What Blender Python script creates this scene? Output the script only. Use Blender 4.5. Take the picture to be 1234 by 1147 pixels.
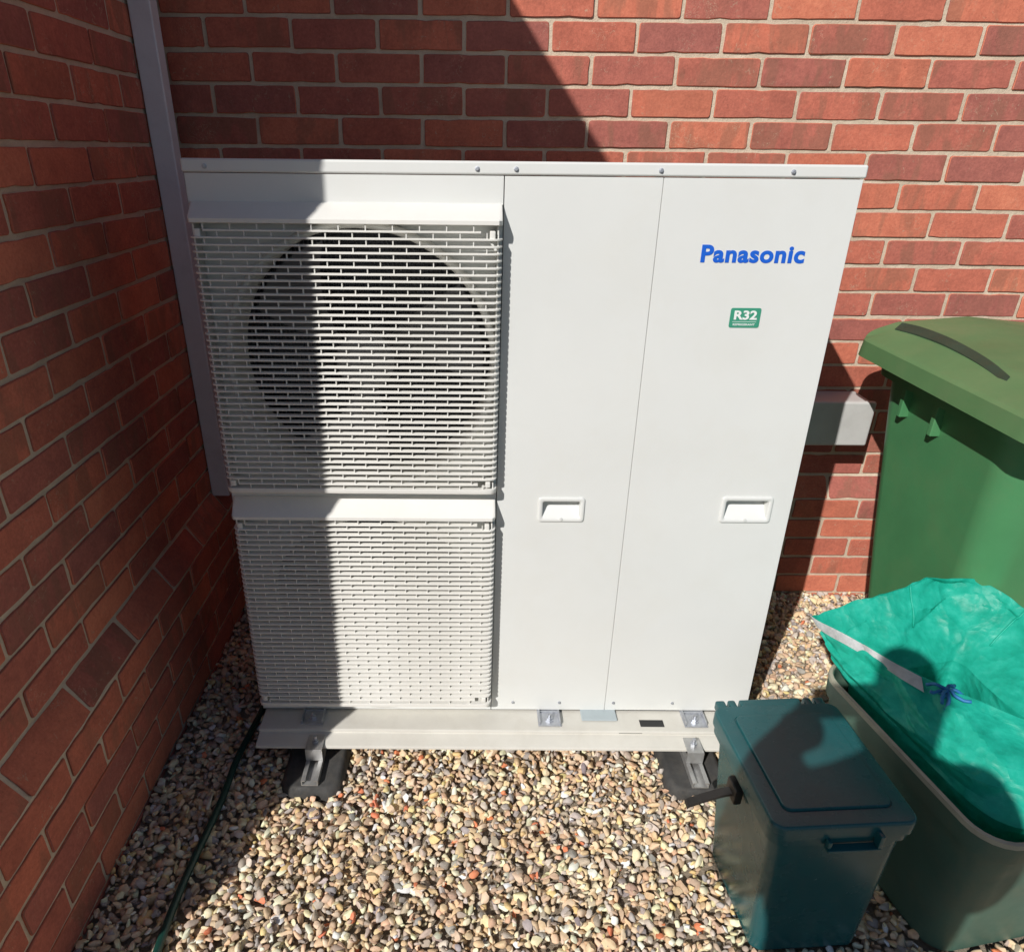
import bpy, bmesh, math, random
import numpy as np
from mathutils import Vector, Matrix, noise
rnd = random.Random(7)
for o in list(bpy.data.objects): bpy.data.objects.remove(o)
scn = bpy.context.scene
COL = scn.collection

# ------------------------------------------------------------------ camera
cd = bpy.data.cameras.new('camera'); cam = bpy.data.objects.new('camera', cd); COL.objects.link(cam)
cam.location = (0.8219, -2.1878, 1.4249); cam.rotation_euler = (1.1063, -0.0094, 0.0010)
cd.sensor_fit = 'HORIZONTAL'; cd.sensor_width = 36; cd.lens = 851.67/1234*36
cd.shift_x = 46.7/1234; cd.shift_y = 32.35/1234; cd.clip_start = 0.05; cd.clip_end = 500
scn.camera = cam
# ------------------------------------------------------------------ sky, sun, exposure
SUN = Vector((-0.4845, -0.717, 0.643)).normalized()
ELEV = math.asin(SUN.z); AZ = math.atan2(SUN.x, SUN.y)
w = bpy.data.worlds.new('World'); scn.world = w; w.use_nodes = True
wn = w.node_tree; bg = wn.nodes['Background']
sky = wn.nodes.new('ShaderNodeTexSky'); sky.sky_type = 'NISHITA'; sky.sun_disc = False
sky.sun_elevation = ELEV; sky.sun_rotation = AZ; sky.air_density = 1.0; sky.dust_density = 0.4
wn.links.new(sky.outputs[0], bg.inputs[0]); bg.inputs[1].default_value = 0.05
sd = bpy.data.lights.new('sun', 'SUN'); so = bpy.data.objects.new('sun', sd); COL.objects.link(so)
sd.energy = 4.0; sd.angle = math.radians(0.53); sd.color = (1.0, 0.965, 0.925)
so.rotation_euler = SUN.to_track_quat('Z', 'Y').to_euler(); so.location = (-3, -5, 5)
vs = scn.view_settings; vs.view_transform = 'Standard'; vs.look = 'None'; vs.exposure = 0.14; vs.gamma = 1; vs.use_curve_mapping = False

# ------------------------------------------------------------------ helpers
def link(o, parent=None):
    COL.objects.link(o)
    if parent is not None: o.parent = parent
    return o
def tag(o, label, cat, group=None, kind=None):
    o['label'] = label
    if cat: o['category'] = cat
    if group: o['group'] = group
    if kind: o['kind'] = kind
    return o
def empty(name, loc, rot=(0, 0, 0)):
    e = bpy.data.objects.new(name, None); e.location = loc; e.rotation_euler = rot; e.empty_display_size = .05
    COL.objects.link(e); return e
def mesh_from(name, V, F, smooth=False):
    me = bpy.data.meshes.new(name); me.from_pydata([tuple(v) for v in V], [], [tuple(f) for f in F]); me.update()
    if smooth: me.shade_smooth()
    return me
def mobj(name, me, mat, parent=None, loc=None, rot=None):
    o = bpy.data.objects.new(name, me); link(o, parent)
    if mat is not None and len(me.materials) == 0: me.materials.append(mat)
    if loc is not None: o.location = loc
    if rot is not None: o.rotation_euler = rot
    return o
def bm_obj(name, bm, mat, parent=None, smooth=False, loc=None, rot=None, angle=None):
    bmesh.ops.recalc_face_normals(bm, faces=bm.faces)
    me = bpy.data.meshes.new(name); bm.to_mesh(me); bm.free()
    if smooth:
        me.shade_smooth()
        if angle: me.set_sharp_from_angle(angle=math.radians(angle))
    o = mobj(name, me, mat, parent, loc, rot)
    if smooth and angle:
        wnm = o.modifiers.new('weighted', 'WEIGHTED_NORMAL'); wnm.keep_sharp = True; wnm.weight = 80
    return o
def add_box(bm, x0, x1, y0, y1, z0, z1, bev=0, seg=2):
    vs_ = [bm.verts.new((x, y, z)) for z in (z0, z1) for y in (y0, y1) for x in (x0, x1)]
    fs = [bm.faces.new([vs_[i] for i in q]) for q in ((0,2,3,1),(4,5,7,6),(0,1,5,4),(2,6,7,3),(0,4,6,2),(1,3,7,5))]
    if bev > 0:
        ed = list({e for f in fs for e in f.edges})
        bmesh.ops.bevel(bm, geom=ed, offset=bev, segments=seg, profile=.5, affect='EDGES')
def box_obj(name, b, mat, parent=None, bev=0, seg=2, loc=None, rot=None):
    bm = bmesh.new(); add_box(bm, *b, bev=bev, seg=seg)
    return bm_obj(name, bm, mat, parent, smooth=bev > 0, angle=50, loc=loc, rot=rot)
def rrect(cx, cy, w_, d, r, n=6):
    r = min(r, w_/2-1e-4, d/2-1e-4); P = []
    for k, (sx, sy) in enumerate(((1,1),(-1,1),(-1,-1),(1,-1))):
        for i in range(n+1):
            a = math.radians(90*k + 90*i/n)
            P.append((cx+sx*(w_/2-r)+r*math.cos(a), cy+sy*(d/2-r)+r*math.sin(a)))
    return P
def loft(bm, rings, cap0=True, cap1=True):
    R = [[bm.verts.new(p) for p in r] for r in rings]; n = len(R[0])
    for a, b in zip(R, R[1:]):
        for i in range(n):
            j = (i+1) % n; bm.faces.new((a[i], a[j], b[j], b[i]))
    if cap0: bm.faces.new(R[0][::-1])
    if cap1: bm.faces.new(R[-1])
    return R
def add_tube(bm, pts, r, n=8, caps=True):
    pts = [Vector(p) for p in pts]; rings = []; up = Vector((0, 0, 1))
    for i, p in enumerate(pts):
        t = (pts[min(i+1, len(pts)-1)]-pts[max(i-1, 0)]).normalized()
        u = t.cross(up)
        if u.length < 1e-3: u = t.cross(Vector((1, 0, 0)))
        u.normalize(); v = u.cross(t)
        rr = r[i] if isinstance(r, (list, tuple)) else r
        rings.append([p+u*rr*math.cos(2*math.pi*k/n)+v*rr*math.sin(2*math.pi*k/n) for k in range(n)])
    loft(bm, rings, caps, caps)
def add_cyl(bm, c, axis, r, h, n=16):
    c = Vector(c); a = Vector(axis).normalized(); add_tube(bm, [c, c+a*h], r, n)
def profile_x(bm, prof, x0, x1):   # closed (y,z) profile swept along x
    loft(bm, [[(x0, y, z) for y, z in prof], [(x1, y, z) for y, z in prof]])

# ------------------------------------------------------------------ materials
class NT:
    def __init__(s, name):
        s.m = bpy.data.materials.new(name); s.m.use_nodes = True; s.t = s.m.node_tree
        s.b = s.t.nodes['Principled BSDF']; s.out = s.t.nodes['Material Output']
    def n(s, typ, **kw):
        nd = s.t.nodes.new('ShaderNode'+typ)
        for k, v in kw.items(): setattr(nd, k, v)
        return nd
    def l(s, a, b): s.t.links.new(a, b)
    def noise(s, vec, scale, detail=4, rough=.6, dist=0):
        nd = s.n('TexNoise'); nd.inputs['Scale'].default_value = scale; nd.inputs['Detail'].default_value = detail
        nd.inputs['Roughness'].default_value = rough; nd.inputs['Distortion'].default_value = dist
        if vec is not None: s.l(vec, nd.inputs['Vector'])
        return nd
    def ramp(s, fac, stops, interp='LINEAR'):
        nd = s.n('ValToRGB'); cr = nd.color_ramp; cr.interpolation = interp
        while len(cr.elements) < len(stops): cr.elements.new(.5)
        for e, (p, c) in zip(cr.elements, stops):
            e.position = p; e.color = (*c, 1) if len(c) == 3 else c
        s.l(fac, nd.inputs[0]); return nd
    def mix(s, fac, a, b, mode='MIX'):
        nd = s.n('Mix', data_type='RGBA', blend_type=mode)
        for sock, v in ((nd.inputs[0], fac), (nd.inputs[6], a), (nd.inputs[7], b)):
            if hasattr(v, 'is_linked'): s.l(v, sock)
            elif isinstance(v, (int, float)): sock.default_value = v
            else: sock.default_value = (*v, 1) if len(v) == 3 else v
        return nd.outputs[2]
    def math(s, op, a, b=0, clamp=False):
        nd = s.n('Math', operation=op, use_clamp=clamp)
        for sock, v in ((nd.inputs[0], a), (nd.inputs[1], b)):
            if hasattr(v, 'is_linked'): s.l(v, sock)
            else: sock.default_value = v
        return nd.outputs[0]
    def bump(s, h, strength=.3, dist=.002, prev=None):
        nd = s.n('Bump'); nd.inputs['Strength'].default_value = strength; nd.inputs['Distance'].default_value = dist
        s.l(h, nd.inputs['Height'])
        if prev is not None: s.l(prev, nd.inputs['Normal'])
        s.l(nd.outputs[0], s.b.inputs['Normal']); return nd.outputs[0]
    def obj(s): return s.n('TexCoord').outputs['Object']
    def geo(s): return s.n('NewGeometry').outputs['Position']

def plain(name, col, rough=.5, metal=0, var=.12, vscale=9, bump=.06, bscale=220, spec=.5, dirt=None, dirt_amt=.25, dscale=6):
    t = NT(name); v = t.obj()
    n1 = t.noise(v, vscale, 5); c2 = tuple(max(0, c*(1-var)) for c in col); c1 = tuple(min(1, c*(1+var*.5)) for c in col)
    c = t.ramp(n1.outputs[0], [(.3, c2), (.7, c1)]).outputs[0]
    if dirt is not None:
        nd = t.noise(v, dscale, 8, .7, .4); m = t.ramp(nd.outputs[0], [(.48, (0,0,0)), (.75, (1,1,1))]).outputs[0]
        c = t.mix(t.math('MULTIPLY', m, dirt_amt), c, dirt)
    t.l(c, t.b.inputs['Base Color']); t.b.inputs['Metallic'].default_value = metal
    r = t.ramp(t.noise(v, vscale*2.3, 4).outputs[0], [(.3, (rough*.8,)*3), (.7, (min(1, rough*1.2),)*3)]).outputs[0]
    t.l(r, t.b.inputs['Roughness']); t.b.inputs['Specular IOR Level'].default_value = spec
    if bump > 0: t.bump(t.noise(v, bscale, 3).outputs[0], bump, .001)
    return t.m

def brick_material():
    t = NT('red_clay_brick'); v = t.obj()
    r = t.math('FRACT', t.math('ADD', t.n('ObjectInfo').outputs['Random'], t.n('NewGeometry').outputs['Random Per Island']))
    off = t.n('VectorMath', operation='ADD'); t.l(v, off.inputs[0])
    comb = t.n('CombineXYZ')
    for i, k in enumerate((37., 91., 53.)): t.l(t.math('MULTIPLY', r, k), comb.inputs[i])
    t.l(comb.outputs[0], off.inputs[1]); p = off.outputs[0]
    base = t.ramp(r, [(0, (.59,.190,.118)), (.20, (.54,.165,.102)), (.40, (.46,.142,.098)), (.58, (.40,.130,.098)),
                      (.74, (.34,.120,.098)), (.86, (.45,.138,.092)), (1, (.61,.20,.12))]).outputs[0]
    n1 = t.noise(p, 16, 7, .7)
    c = t.mix(.5, base, t.ramp(n1.outputs[0], [(.28, (.33,.33,.34)), (.5, (.56,.54,.53)), (.74, (.80,.76,.72))]).outputs[0], 'OVERLAY')
    n2 = t.noise(p, 130, 5, .75)
    c = t.mix(.45, c, t.ramp(n2.outputs[0], [(.3, (.30,.30,.30)), (.7, (.70,.70,.70))]).outputs[0], 'OVERLAY')
    # kiln marks: soft irregular brown patches across some bricks
    mp = t.n('Mapping'); mp.inputs['Scale'].default_value = (1.0, 1.0, .30); t.l(p, mp.inputs['Vector'])
    kn = t.noise(mp.outputs[0], 19, 4, .55, .5)
    band = t.ramp(kn.outputs[0], [(.47, (0,0,0)), (.56, (1,1,1))]).outputs[0]
    gate = t.ramp(t.math('FRACT', t.math('MULTIPLY', r, 7.31)), [(.40, (0,0,0)), (.60, (1,1,1))]).outputs[0]
    c = t.mix(t.math('MULTIPLY', t.math('MULTIPLY', band, gate), .42), c, (.235,.125,.082))
    # mortar smears, thickest towards the edges
    sm = t.noise(p, 70, 6, .75, 1.2); sg = t.noise(p, 11, 2)
    f = t.math('MULTIPLY', t.ramp(sm.outputs[0], [(.58, (0,0,0)), (.66, (1,1,1))]).outputs[0],
               t.ramp(sg.outputs[0], [(.50, (0,0,0)), (.62, (1,1,1))]).outputs[0])
    c = t.mix(t.math('MULTIPLY', f, .65), c, (.50,.40,.28))
    # dark burnt specks
    ds = t.ramp(t.noise(p, 150, 3).outputs[0], [(.66, (0,0,0)), (.74, (1,1,1))]).outputs[0]
    c = t.mix(t.math('MULTIPLY', ds, .35), c, (.06,.03,.025))
    sc_ = t.noise(p, 34, 3, .5, 2.5); sl = t.ramp(sc_.outputs[0], [(.485, (0,0,0)), (.50, (1,1,1)), (.515, (0,0,0))]).outputs[0]
    sgg = t.ramp(t.noise(p, 9, 2).outputs[0], [(.60, (0,0,0)), (.66, (1,1,1))]).outputs[0]
    c = t.mix(t.math('MULTIPLY', t.math('MULTIPLY', sl, sgg), .5), c, (.62,.47,.33))
    t.l(c, t.b.inputs['Base Color']); t.b.inputs['Roughness'].default_value = .92; t.b.inputs['Specular IOR Level'].default_value = .25
    h1 = t.bump(t.noise(p, 45, 5, .7).outputs[0], .5, .004)
    t.bump(t.noise(p, 260, 4, .7).outputs[0], .45, .0015, h1)
    return t.m
def mortar_material():
    t = NT('buff_mortar'); v = t.geo()
    c = t.ramp(t.noise(v, 9, 7, .7).outputs[0], [(.3, (.50,.405,.30)), (.5, (.61,.505,.38)), (.72, (.70,.595,.46))]).outputs[0]
    sp = t.ramp(t.noise(v, 420, 2).outputs[0], [(.6, (0,0,0)), (.72, (1,1,1))]).outputs[0]
    c = t.mix(t.math('MULTIPLY', sp, .4), c, (.22,.17,.12))
    t.l(c, t.b.inputs['Base Color']); t.b.inputs['Roughness'].default_value = .95
    h = t.bump(t.noise(v, 60, 6, .7).outputs[0], .7, .006); t.bump(t.noise(v, 330, 3).outputs[0], .6, .002, h)
    return t.m
def gravel_material():
    t = NT('mixed_river_gravel'); v = t.geo()
    a = t.n('VertexColor', layer_name='stone'); 
    n = t.noise(v, 130, 4, .7)
    c = t.mix(.5, a.outputs[0], t.ramp(n.outputs[0], [(.3, (.34,.33,.32)), (.7, (.66,.65,.62))]).outputs[0], 'OVERLAY')
    f = t.ramp(t.noise(v, 420, 3).outputs[0], [(.62, (0,0,0)), (.72, (1,1,1))]).outputs[0]
    c = t.mix(t.math('MULTIPLY', f, .25), c, (.14,.11,.08))
    t.l(c, t.b.inputs['Base Color']); t.b.inputs['Roughness'].default_value = .72; t.b.inputs['Specular IOR Level'].default_value = .35
    t.bump(t.noise(v, 500, 4, .7).outputs[0], .35, .001)
    return t.m
def ground_material():
    t = NT('dark_unseen_ground'); v = t.geo()  # unseen outer ground, made dark so less light bounces into the shade
    c = t.ramp(t.noise(v, 90, 6, .7).outputs[0], [(.3, (.030,.029,.028)), (.7, (.065,.062,.058))]).outputs[0]
    t.l(c, t.b.inputs['Base Color']); t.b.inputs['Roughness'].default_value = .95
    t.bump(t.noise(v, 160, 5).outputs[0], .6, .006); return t.m
def bag_material():
    t = NT('woven_green_plastic'); v = t.geo()
    c = t.ramp(t.noise(v, 22, 6, .65).outputs[0], [(.3, (.010,.43,.30)), (.55, (.022,.56,.41)), (.75, (.06,.66,.51))]).outputs[0]
    t.l(c, t.b.inputs['Base Color']); t.b.inputs['Roughness'].default_value = .45; t.b.inputs['Specular IOR Level'].default_value = .4
    nz = t.noise(v, 5, 3, .5); ad = t.n('VectorMath', operation='MULTIPLY_ADD'); t.l(nz.outputs['Color'], ad.inputs[0]); ad.inputs[1].default_value = (.12,.12,.12); t.l(v, ad.inputs[2])
    def cr(sc):
        vo = t.n('TexVoronoi', feature='F1'); vo.inputs['Scale'].default_value = sc; t.l(ad.outputs[0], vo.inputs['Vector']); return vo.outputs['Distance']
    def ridge(sc, det):
        nd = t.n('TexNoise', noise_type='RIDGED_MULTIFRACTAL'); nd.inputs['Scale'].default_value = sc; nd.inputs['Detail'].default_value = det
        nd.inputs['Roughness'].default_value = .45; t.l(ad.outputs[0], nd.inputs['Vector']); return nd.outputs[0]
    h = t.bump(cr(24), .3, .012); h = t.bump(cr(55), .3, .006, h)
    wx = t.n('TexWave', wave_type='BANDS', bands_direction='Z'); wx.inputs['Scale'].default_value = 130; wx.inputs['Distortion'].default_value = .6; t.l(v, wx.inputs['Vector'])
    t.bump(wx.outputs[0], .10, .0006, h)
    tr = t.n('BsdfTranslucent'); t.l(c, tr.inputs[0]); ms = t.n('MixShader'); ms.inputs[0].default_value = .38
    t.l(t.b.outputs[0], ms.inputs[1]); t.l(tr.outputs[0], ms.inputs[2]); t.l(ms.outputs[0], t.out.inputs[0])
    return t.m
M = dict(
    brick=brick_material(), mortar=mortar_material(), gravel=gravel_material(), ground=ground_material(), bag=bag_material(),
    white=plain('white_powder_coat', (.715,.725,.70), .42, var=.03, vscale=3, bump=.05, bscale=260, dirt=(.62,.59,.50), dirt_amt=.16, dscale=5),
    cream=plain('cream_plastic', (.76,.75,.705), .45, var=.04, vscale=5, bump=.03, bscale=500, dirt=(.50,.46,.36), dirt_amt=.14, dscale=7),
    rail=plain('cream_coated_rail', (.64,.62,.56), .5, var=.08, vscale=8, bump=.05, dirt=(.42,.38,.31), dirt_amt=.22, dscale=14),
    duct=plain('grey_duct', (.50,.49,.44), .55, var=.08),
    fan=plain('grey_fan_plastic', (.17,.17,.18), .4, var=.2),
    coil=plain('grey_coil_fins', (.15,.155,.175), .6, metal=.1, var=.3),
    zinc=plain('zinc_plated_steel', (.52,.54,.58), .46, metal=.75, var=.25, vscale=30, bump=.15, bscale=120),
    alu=plain('aluminium_channel', (.55,.55,.54), .48, metal=.75, var=.2, vscale=25, bump=.08, dirt=(.25,.22,.18), dirt_amt=.35, dscale=30),
    rubber=plain('grey_rubber', (.055,.054,.052), .85, var=.3, vscale=25, bump=.5, bscale=160, dirt=(.12,.105,.085), dirt_amt=.5, dscale=18),
    pvc=plain('grey_white_trunking', (.72,.72,.76), .4, var=.05, vscale=4, bump=.03, dirt=(.35,.34,.34), dirt_amt=.3),
    boxgrey=plain('grey_box_plastic', (.54,.54,.52), .5, var=.06, dirt=(.28,.27,.25), dirt_amt=.3),
    bingreen=plain('wheelie_green_plastic', (.075,.255,.105), .46, var=.12, vscale=5, bump=.12, bscale=380, dirt=(.15,.22,.10), dirt_amt=.35, dscale=5),
    caddy=plain('dark_teal_plastic', (.016,.100,.108), .26, var=.15, vscale=6, bump=.06, bscale=420, dirt=(.07,.11,.11), dirt_amt=.22, dscale=28),
    black=plain('black_plastic', (.018,.016,.015), .45, var=.2),
    olive=plain('grey_green_plastic', (.070,.140,.105), .5, var=.15, vscale=6, bump=.12, bscale=300, dirt=(.16,.15,.10), dirt_amt=.45, dscale=8),
    hose=plain('dark_green_hose', (.008,.05,.038), .4, var=.2, vscale=40),
    strap=plain('white_webbing', (.80,.80,.80), .7, var=.15, vscale=30, bump=.3, bscale=300, dirt=(.3,.31,.3), dirt_amt=.5, dscale=20),
    blue=plain('blue_twine', (.02,.17,.40), .6, var=.2, vscale=50, bump=.3),
    logo=plain('blue_print', (.010,.115,.60), .4, var=.0, bump=0), badge=plain('green_print', (.045,.29,.185), .4, var=.0, bump=0),
    wprint=plain('white_print', (.80,.82,.80), .4, var=0, bump=0),
    pad=plain('pale_blue_grey_plastic', (.40,.46,.48), .45, var=.08),
    dark=plain('dark_recess', (.03,.03,.03), .8, var=.1),
    roof=plain('dark_roof_tile', (.10,.07,.06), .85, var=.3), fascia=plain('white_fascia', (.75,.75,.74), .4, var=.03),
    cloth=plain('navy_cloth', (.03,.035,.06), .9, var=.2), skin=plain('skin', (.50,.30,.21), .5, var=.05), hair=plain('brown_hair', (.05,.03,.02), .6, var=.2),
    twig=plain('dry_twig', (.55,.50,.42), .8, var=.2),
)

# ------------------------------------------------------------------ ground
g = mobj('ground', mesh_from('ground', [(-150,-150,-.022),(150,-150,-.022),(150,150,-.022),(-150,150,-.022)], [(0,1,2,3)]), M['ground'])
g['kind'] = 'structure'
def bed_material():
    t = NT('sandy_gravel_bed'); v = t.geo()
    c = t.ramp(t.noise(v, 120, 6, .75).outputs[0], [(.3, (.26,.21,.155)), (.5, (.42,.345,.255)), (.72, (.56,.475,.37))]).outputs[0]
    t.l(c, t.b.inputs['Base Color']); t.b.inputs['Roughness'].default_value = .95
    t.bump(t.noise(v, 110, 6, .8).outputs[0], 1.0, .012); return t.m
gb = mobj('gravel_bed', mesh_from('gravel_bed', [(-.05,-2.6,-.016),(4.2,-2.6,-.016),(4.2,.1,-.016),(-.05,.1,-.016)], [(0,1,2,3)]), bed_material()); gb['kind'] = 'structure'

# ------------------------------------------------------------------ brick walls
PL = .043                                                  # how far the plinth stands proud
def brick_mesh(seed, L=.2150, H=.0655, chamfer=False):
    r = random.Random(seed); V = []; F = []; P = []
    c = [r.uniform(.002, .007) for _ in range(4)]; hx, hz = L/2, H/2
    j = lambda: r.uniform(-.0008, .0008)+(r.uniform(-.0028, 0) if r.random() < .10 else 0)
    def edge(a, b, n):
        for i in range(n+1):
            t = i/n; x, z = a[0]+(b[0]-a[0])*t, a[1]+(b[1]-a[1])*t; d = j()
            P.append((x+(d if a[0] == b[0] else 0)*(1 if x > 0 else -1), z+(d if a[1] == b[1] else 0)*(1 if z > 0 else -1)))
    edge((hx, -hz+c[0]), (hx, hz-c[1]), 2); P.append((hx-c[1]*.3, hz-c[1]*.3))
    edge((hx-c[1], hz), (-hx+c[2], hz), 7); P.append((-hx+c[2]*.3, hz-c[2]*.3))
    edge((-hx, hz-c[2]), (-hx, -hz+c[3]), 2); P.append((-hx+c[3]*.3, -hz+c[3]*.3))
    edge((-hx+c[3], -hz), (hx-c[0], -hz), 7); P.append((hx-c[0]*.3, -hz+c[0]*.3))
    n = len(P)
    yoff = lambda z: -PL*(hz-z)/H if chamfer else 0         # plinth brick: the face slopes outwards to its foot
    for ring, (ins, y) in enumerate(((.0017, 0), (0, .0018), (0, .02))):
        for x, z in P:
            q = 1-ins/hz; V.append((x*(1-ins/hx), y+yoff(z*q), z*q))
    F.append(tuple(range(n)))
    for k in range(2):
        for i in range(n):
            a, b = k*n+i, k*n+(i+1) % n; F.append((a, a+n, b+n, b))
    me = mesh_from('brick', V, F); me.shade_smooth(); me.set_sharp_from_angle(angle=math.radians(28)); me.materials.append(M['brick'])
    return me
VAR = [brick_mesh(100+i) for i in range(14)]; VARC = [brick_mesh(300+i, chamfer=True) for i in range(5)]
def wall_courses(parent, frame, s0, s1, phase, rows, single, seed):
    """frame: matrix taking (s along wall, -out, z) to the world; single(row, s) -> brick gets its own object"""
    r = random.Random(seed); JV = []; JF = []
    for row in rows:
        z = (24-(row+.5))*.075; ph = phase+(.1125 if row % 2 == 0 else 0)
        out = -PL if row >= 19 else 0
        k = math.floor((s0-ph)/.225)-1
        while ph+k*.225 < s1:
            a, b = max(s0, ph+k*.225)+.005, min(s1, ph+(k+1)*.225)-.005; k += 1
            if b-a < .03: continue
            me = r.choice(VARC if row == 18 else VAR)
            sc = (b-a)/.215
            mat = frame @ Matrix.Translation(((a+b)/2+r.uniform(-.001,.001), out+r.uniform(-.0012,.0012), z+r.uniform(-.0016,.0016))) @ \
                Matrix.Rotation(r.uniform(-.007,.007), 4, 'Y') @ Matrix.Rotation(r.uniform(-.006,.006), 4, 'Z') @ Matrix.Diagonal((sc*(1 if r.random()<.5 else -1)*1., 1, 1, 1))
            if mat.determinant() < 0 : mat = mat @ Matrix.Diagonal((-1,1,1,1))
            if single(row, (a+b)/2):
                o = bpy.data.objects.new('brick', me); COL.objects.link(o); o.parent = parent; o.matrix_local = mat
            else:
                n0 = len(JV); JV += [mat @ v.co for v in me.vertices]; JF += [tuple(n0+i for i in p.vertices) for p in me.polygons]
    if JV:
        me = mesh_from('brickwork', JV, JF); o = mobj('brickwork', me, M['brick'], parent); o['kind'] = 'stuff'
def mortar_obj(name, frame, s0, s1, thick, label, ztop):
    pr = [(.0042, ztop), (.0042, .449), (-PL+.0042, .376), (-PL+.0042, -.25), (thick, -.25), (thick, ztop)]
    bm = bmesh.new(); ns = 1
    loft(bm, [[frame @ Vector((s, y, z)) for y, z in pr] for s in (s0, s1)])
    o = bm_obj(name, bm, M['mortar']); tag(o, label, 'wall'); return o
TOP = 2.70
FB = Matrix.Identity(4)
wb = mortar_obj('brick_wall', FB, -.30, 4.2, .25, 'sunlit red brick house wall behind the white heat pump and green wheelie bin', 3.3)
wall_courses(wb, FB, 0.0, 4.2, .1182, range(-20, 25), lambda row, s: row >= -2 and s < 2.95 and (row <= 6 or s > 1.55), 11)
FL = Matrix.Rotation(math.pi/2, 4, 'Z')                     # s runs along +y, bricks face +x
YE = -1.527
wl = mortar_obj('brick_wall', FL, YE, .0, .25, 'shaded red brick side wall along the left edge of the photo', TOP)
wall_courses(wl, FL, YE, .0, .1656, range(-12, 25), lambda row, s: row >= -1, 12)
# return face of the left wall's end, out of the picture
FE = Matrix.Translation((0, YE, 0))
pr = [(.0, TOP), (.0, .449), (-PL, .376), (-PL, -.25), (.2, -.25), (.2, TOP)]
bm = bmesh.new(); loft(bm, [[(s, YE+.0042+y, z) for y, z in pr] for s in (-2.2, -.0045)])
rt = bm_obj('return_wall', bm, M['mortar'], wl)
bm = bmesh.new(); add_box(bm, -.02, PL-.004, YE-PL+.005, YE+.12, -.25, .373); bm_obj('corner_bed', bm, M['mortar'], wl)
JV = []; rr_ = random.Random(5)
jf = []
for row in range(-12, 25):
    z = (24-(row+.5))*.075; out = -PL if row >= 19 else 0; k = 0; x1 = (PL if row >= 19 else 0)-(0 if row % 2 else .1125)
    while x1 > -2.1:
        me = rr_.choice(VARC if row == 18 else VAR); mt = Matrix.Translation((x1-.1075, YE+out, z)); n0 = len(JV)
        JV += [mt @ v.co for v in me.vertices]; jf += [tuple(n0+i for i in p.vertices) for p in me.polygons]; x1 -= .225
o = mobj('brickwork', mesh_from('brickwork', JV, jf), M['brick'], wl); o['kind'] = 'stuff'
# eaves above the left wall (out of the picture, they throw the slanting shadow)
XG = .15; ZG = 2.986-1.327*XG; YG = -1.645
bm = bmesh.new()
def prof_y(bm, prof, y0, y1): loft(bm, [[(x, y0, z) for x, z in prof], [(x, y1, z) for x, z in prof]])
prof_y(bm, [(XG-.02, ZG-.16), (XG-.02, ZG-.01), (-2.4, ZG+1.25), (-2.4, ZG+1.1), (-.3, ZG-.16)], YG, -.002)
bm_obj('roof', bm, M['roof'], wl)
bm = bmesh.new(); prof_y(bm, [(XG-.018, ZG-.15), (XG, ZG-.15), (XG, ZG), (XG-.018, ZG)], YG, -.002); bm_obj('fascia', bm, M['fascia'], wl)

# trunking in the corner
tr = box_obj('cable_trunking', (.0012, .056, -.175, -.128, .432, 2.68), M['pvc'], bev=.004)
tag(tr, 'tall pale grey plastic trunking strip running down the corner beside the heat pump', 'trunking')

# ------------------------------------------------------------------ heat pump
HP = empty('heat_pump', (.2765, -.756, .0936), (-.0259, 0, .0036))
tag(HP, 'large white outdoor heat pump unit with two fan grilles and blue lettering', 'heat pump')
W_, H_, D_ = 1.283, 1.311, .32
ZL = 1.286; X1 = .6035; X2 = .905; CXF = .318; RF = .273; ZF = (.926, .302)
def shell():                                               # sides, back, floor: open to the front behind the panels
    bm = bmesh.new()
    add_box(bm, 0, .004, .002, D_, 0, ZL); add_box(bm, W_-.0015-.004, W_-.0015, .004, D_, 0, ZL)
    add_box(bm, .004, W_-.006, D_-.004, D_-.001, .001, ZL-.001); add_box(bm, .004, W_-.006, .014, D_-.004, .001, .006)
    add_box(bm, X1-.004, X1+.002, .014, D_-.004, .006, ZL-.001); add_box(bm, X2-.012, X2+.012, .0028, .012, .004, ZL-.002); add_box(bm, X1+.0009, X1+.012, .0028, .012, .004, ZL-.002)
    return bm
bm_obj('casing', shell(), M['white'], HP)
# lid
bm = bmesh.new(); add_box(bm, -.0035, W_+.0035, -.0045, D_+.004, ZL+.0012, H_, bev=.0045, seg=3)
lid = bm_obj('top_cover', bm, M['white'], HP, smooth=True, angle=50)
def screw(x, z, y, parent, r=.0032):
    bm = bmesh.new(); add_tube(bm, [(x, y+.001, z), (x, y-.0012, z), (x, y-.0015, z), (x, y-.004, z)], [r*1.5, r*1.5, r, r*.85], 8)
    return bm_obj('screw', bm, M['zinc'], parent)
for x in (.042, .552, .625, .897, 1.146): screw(x, 1.2975, -.0045, lid)
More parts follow.
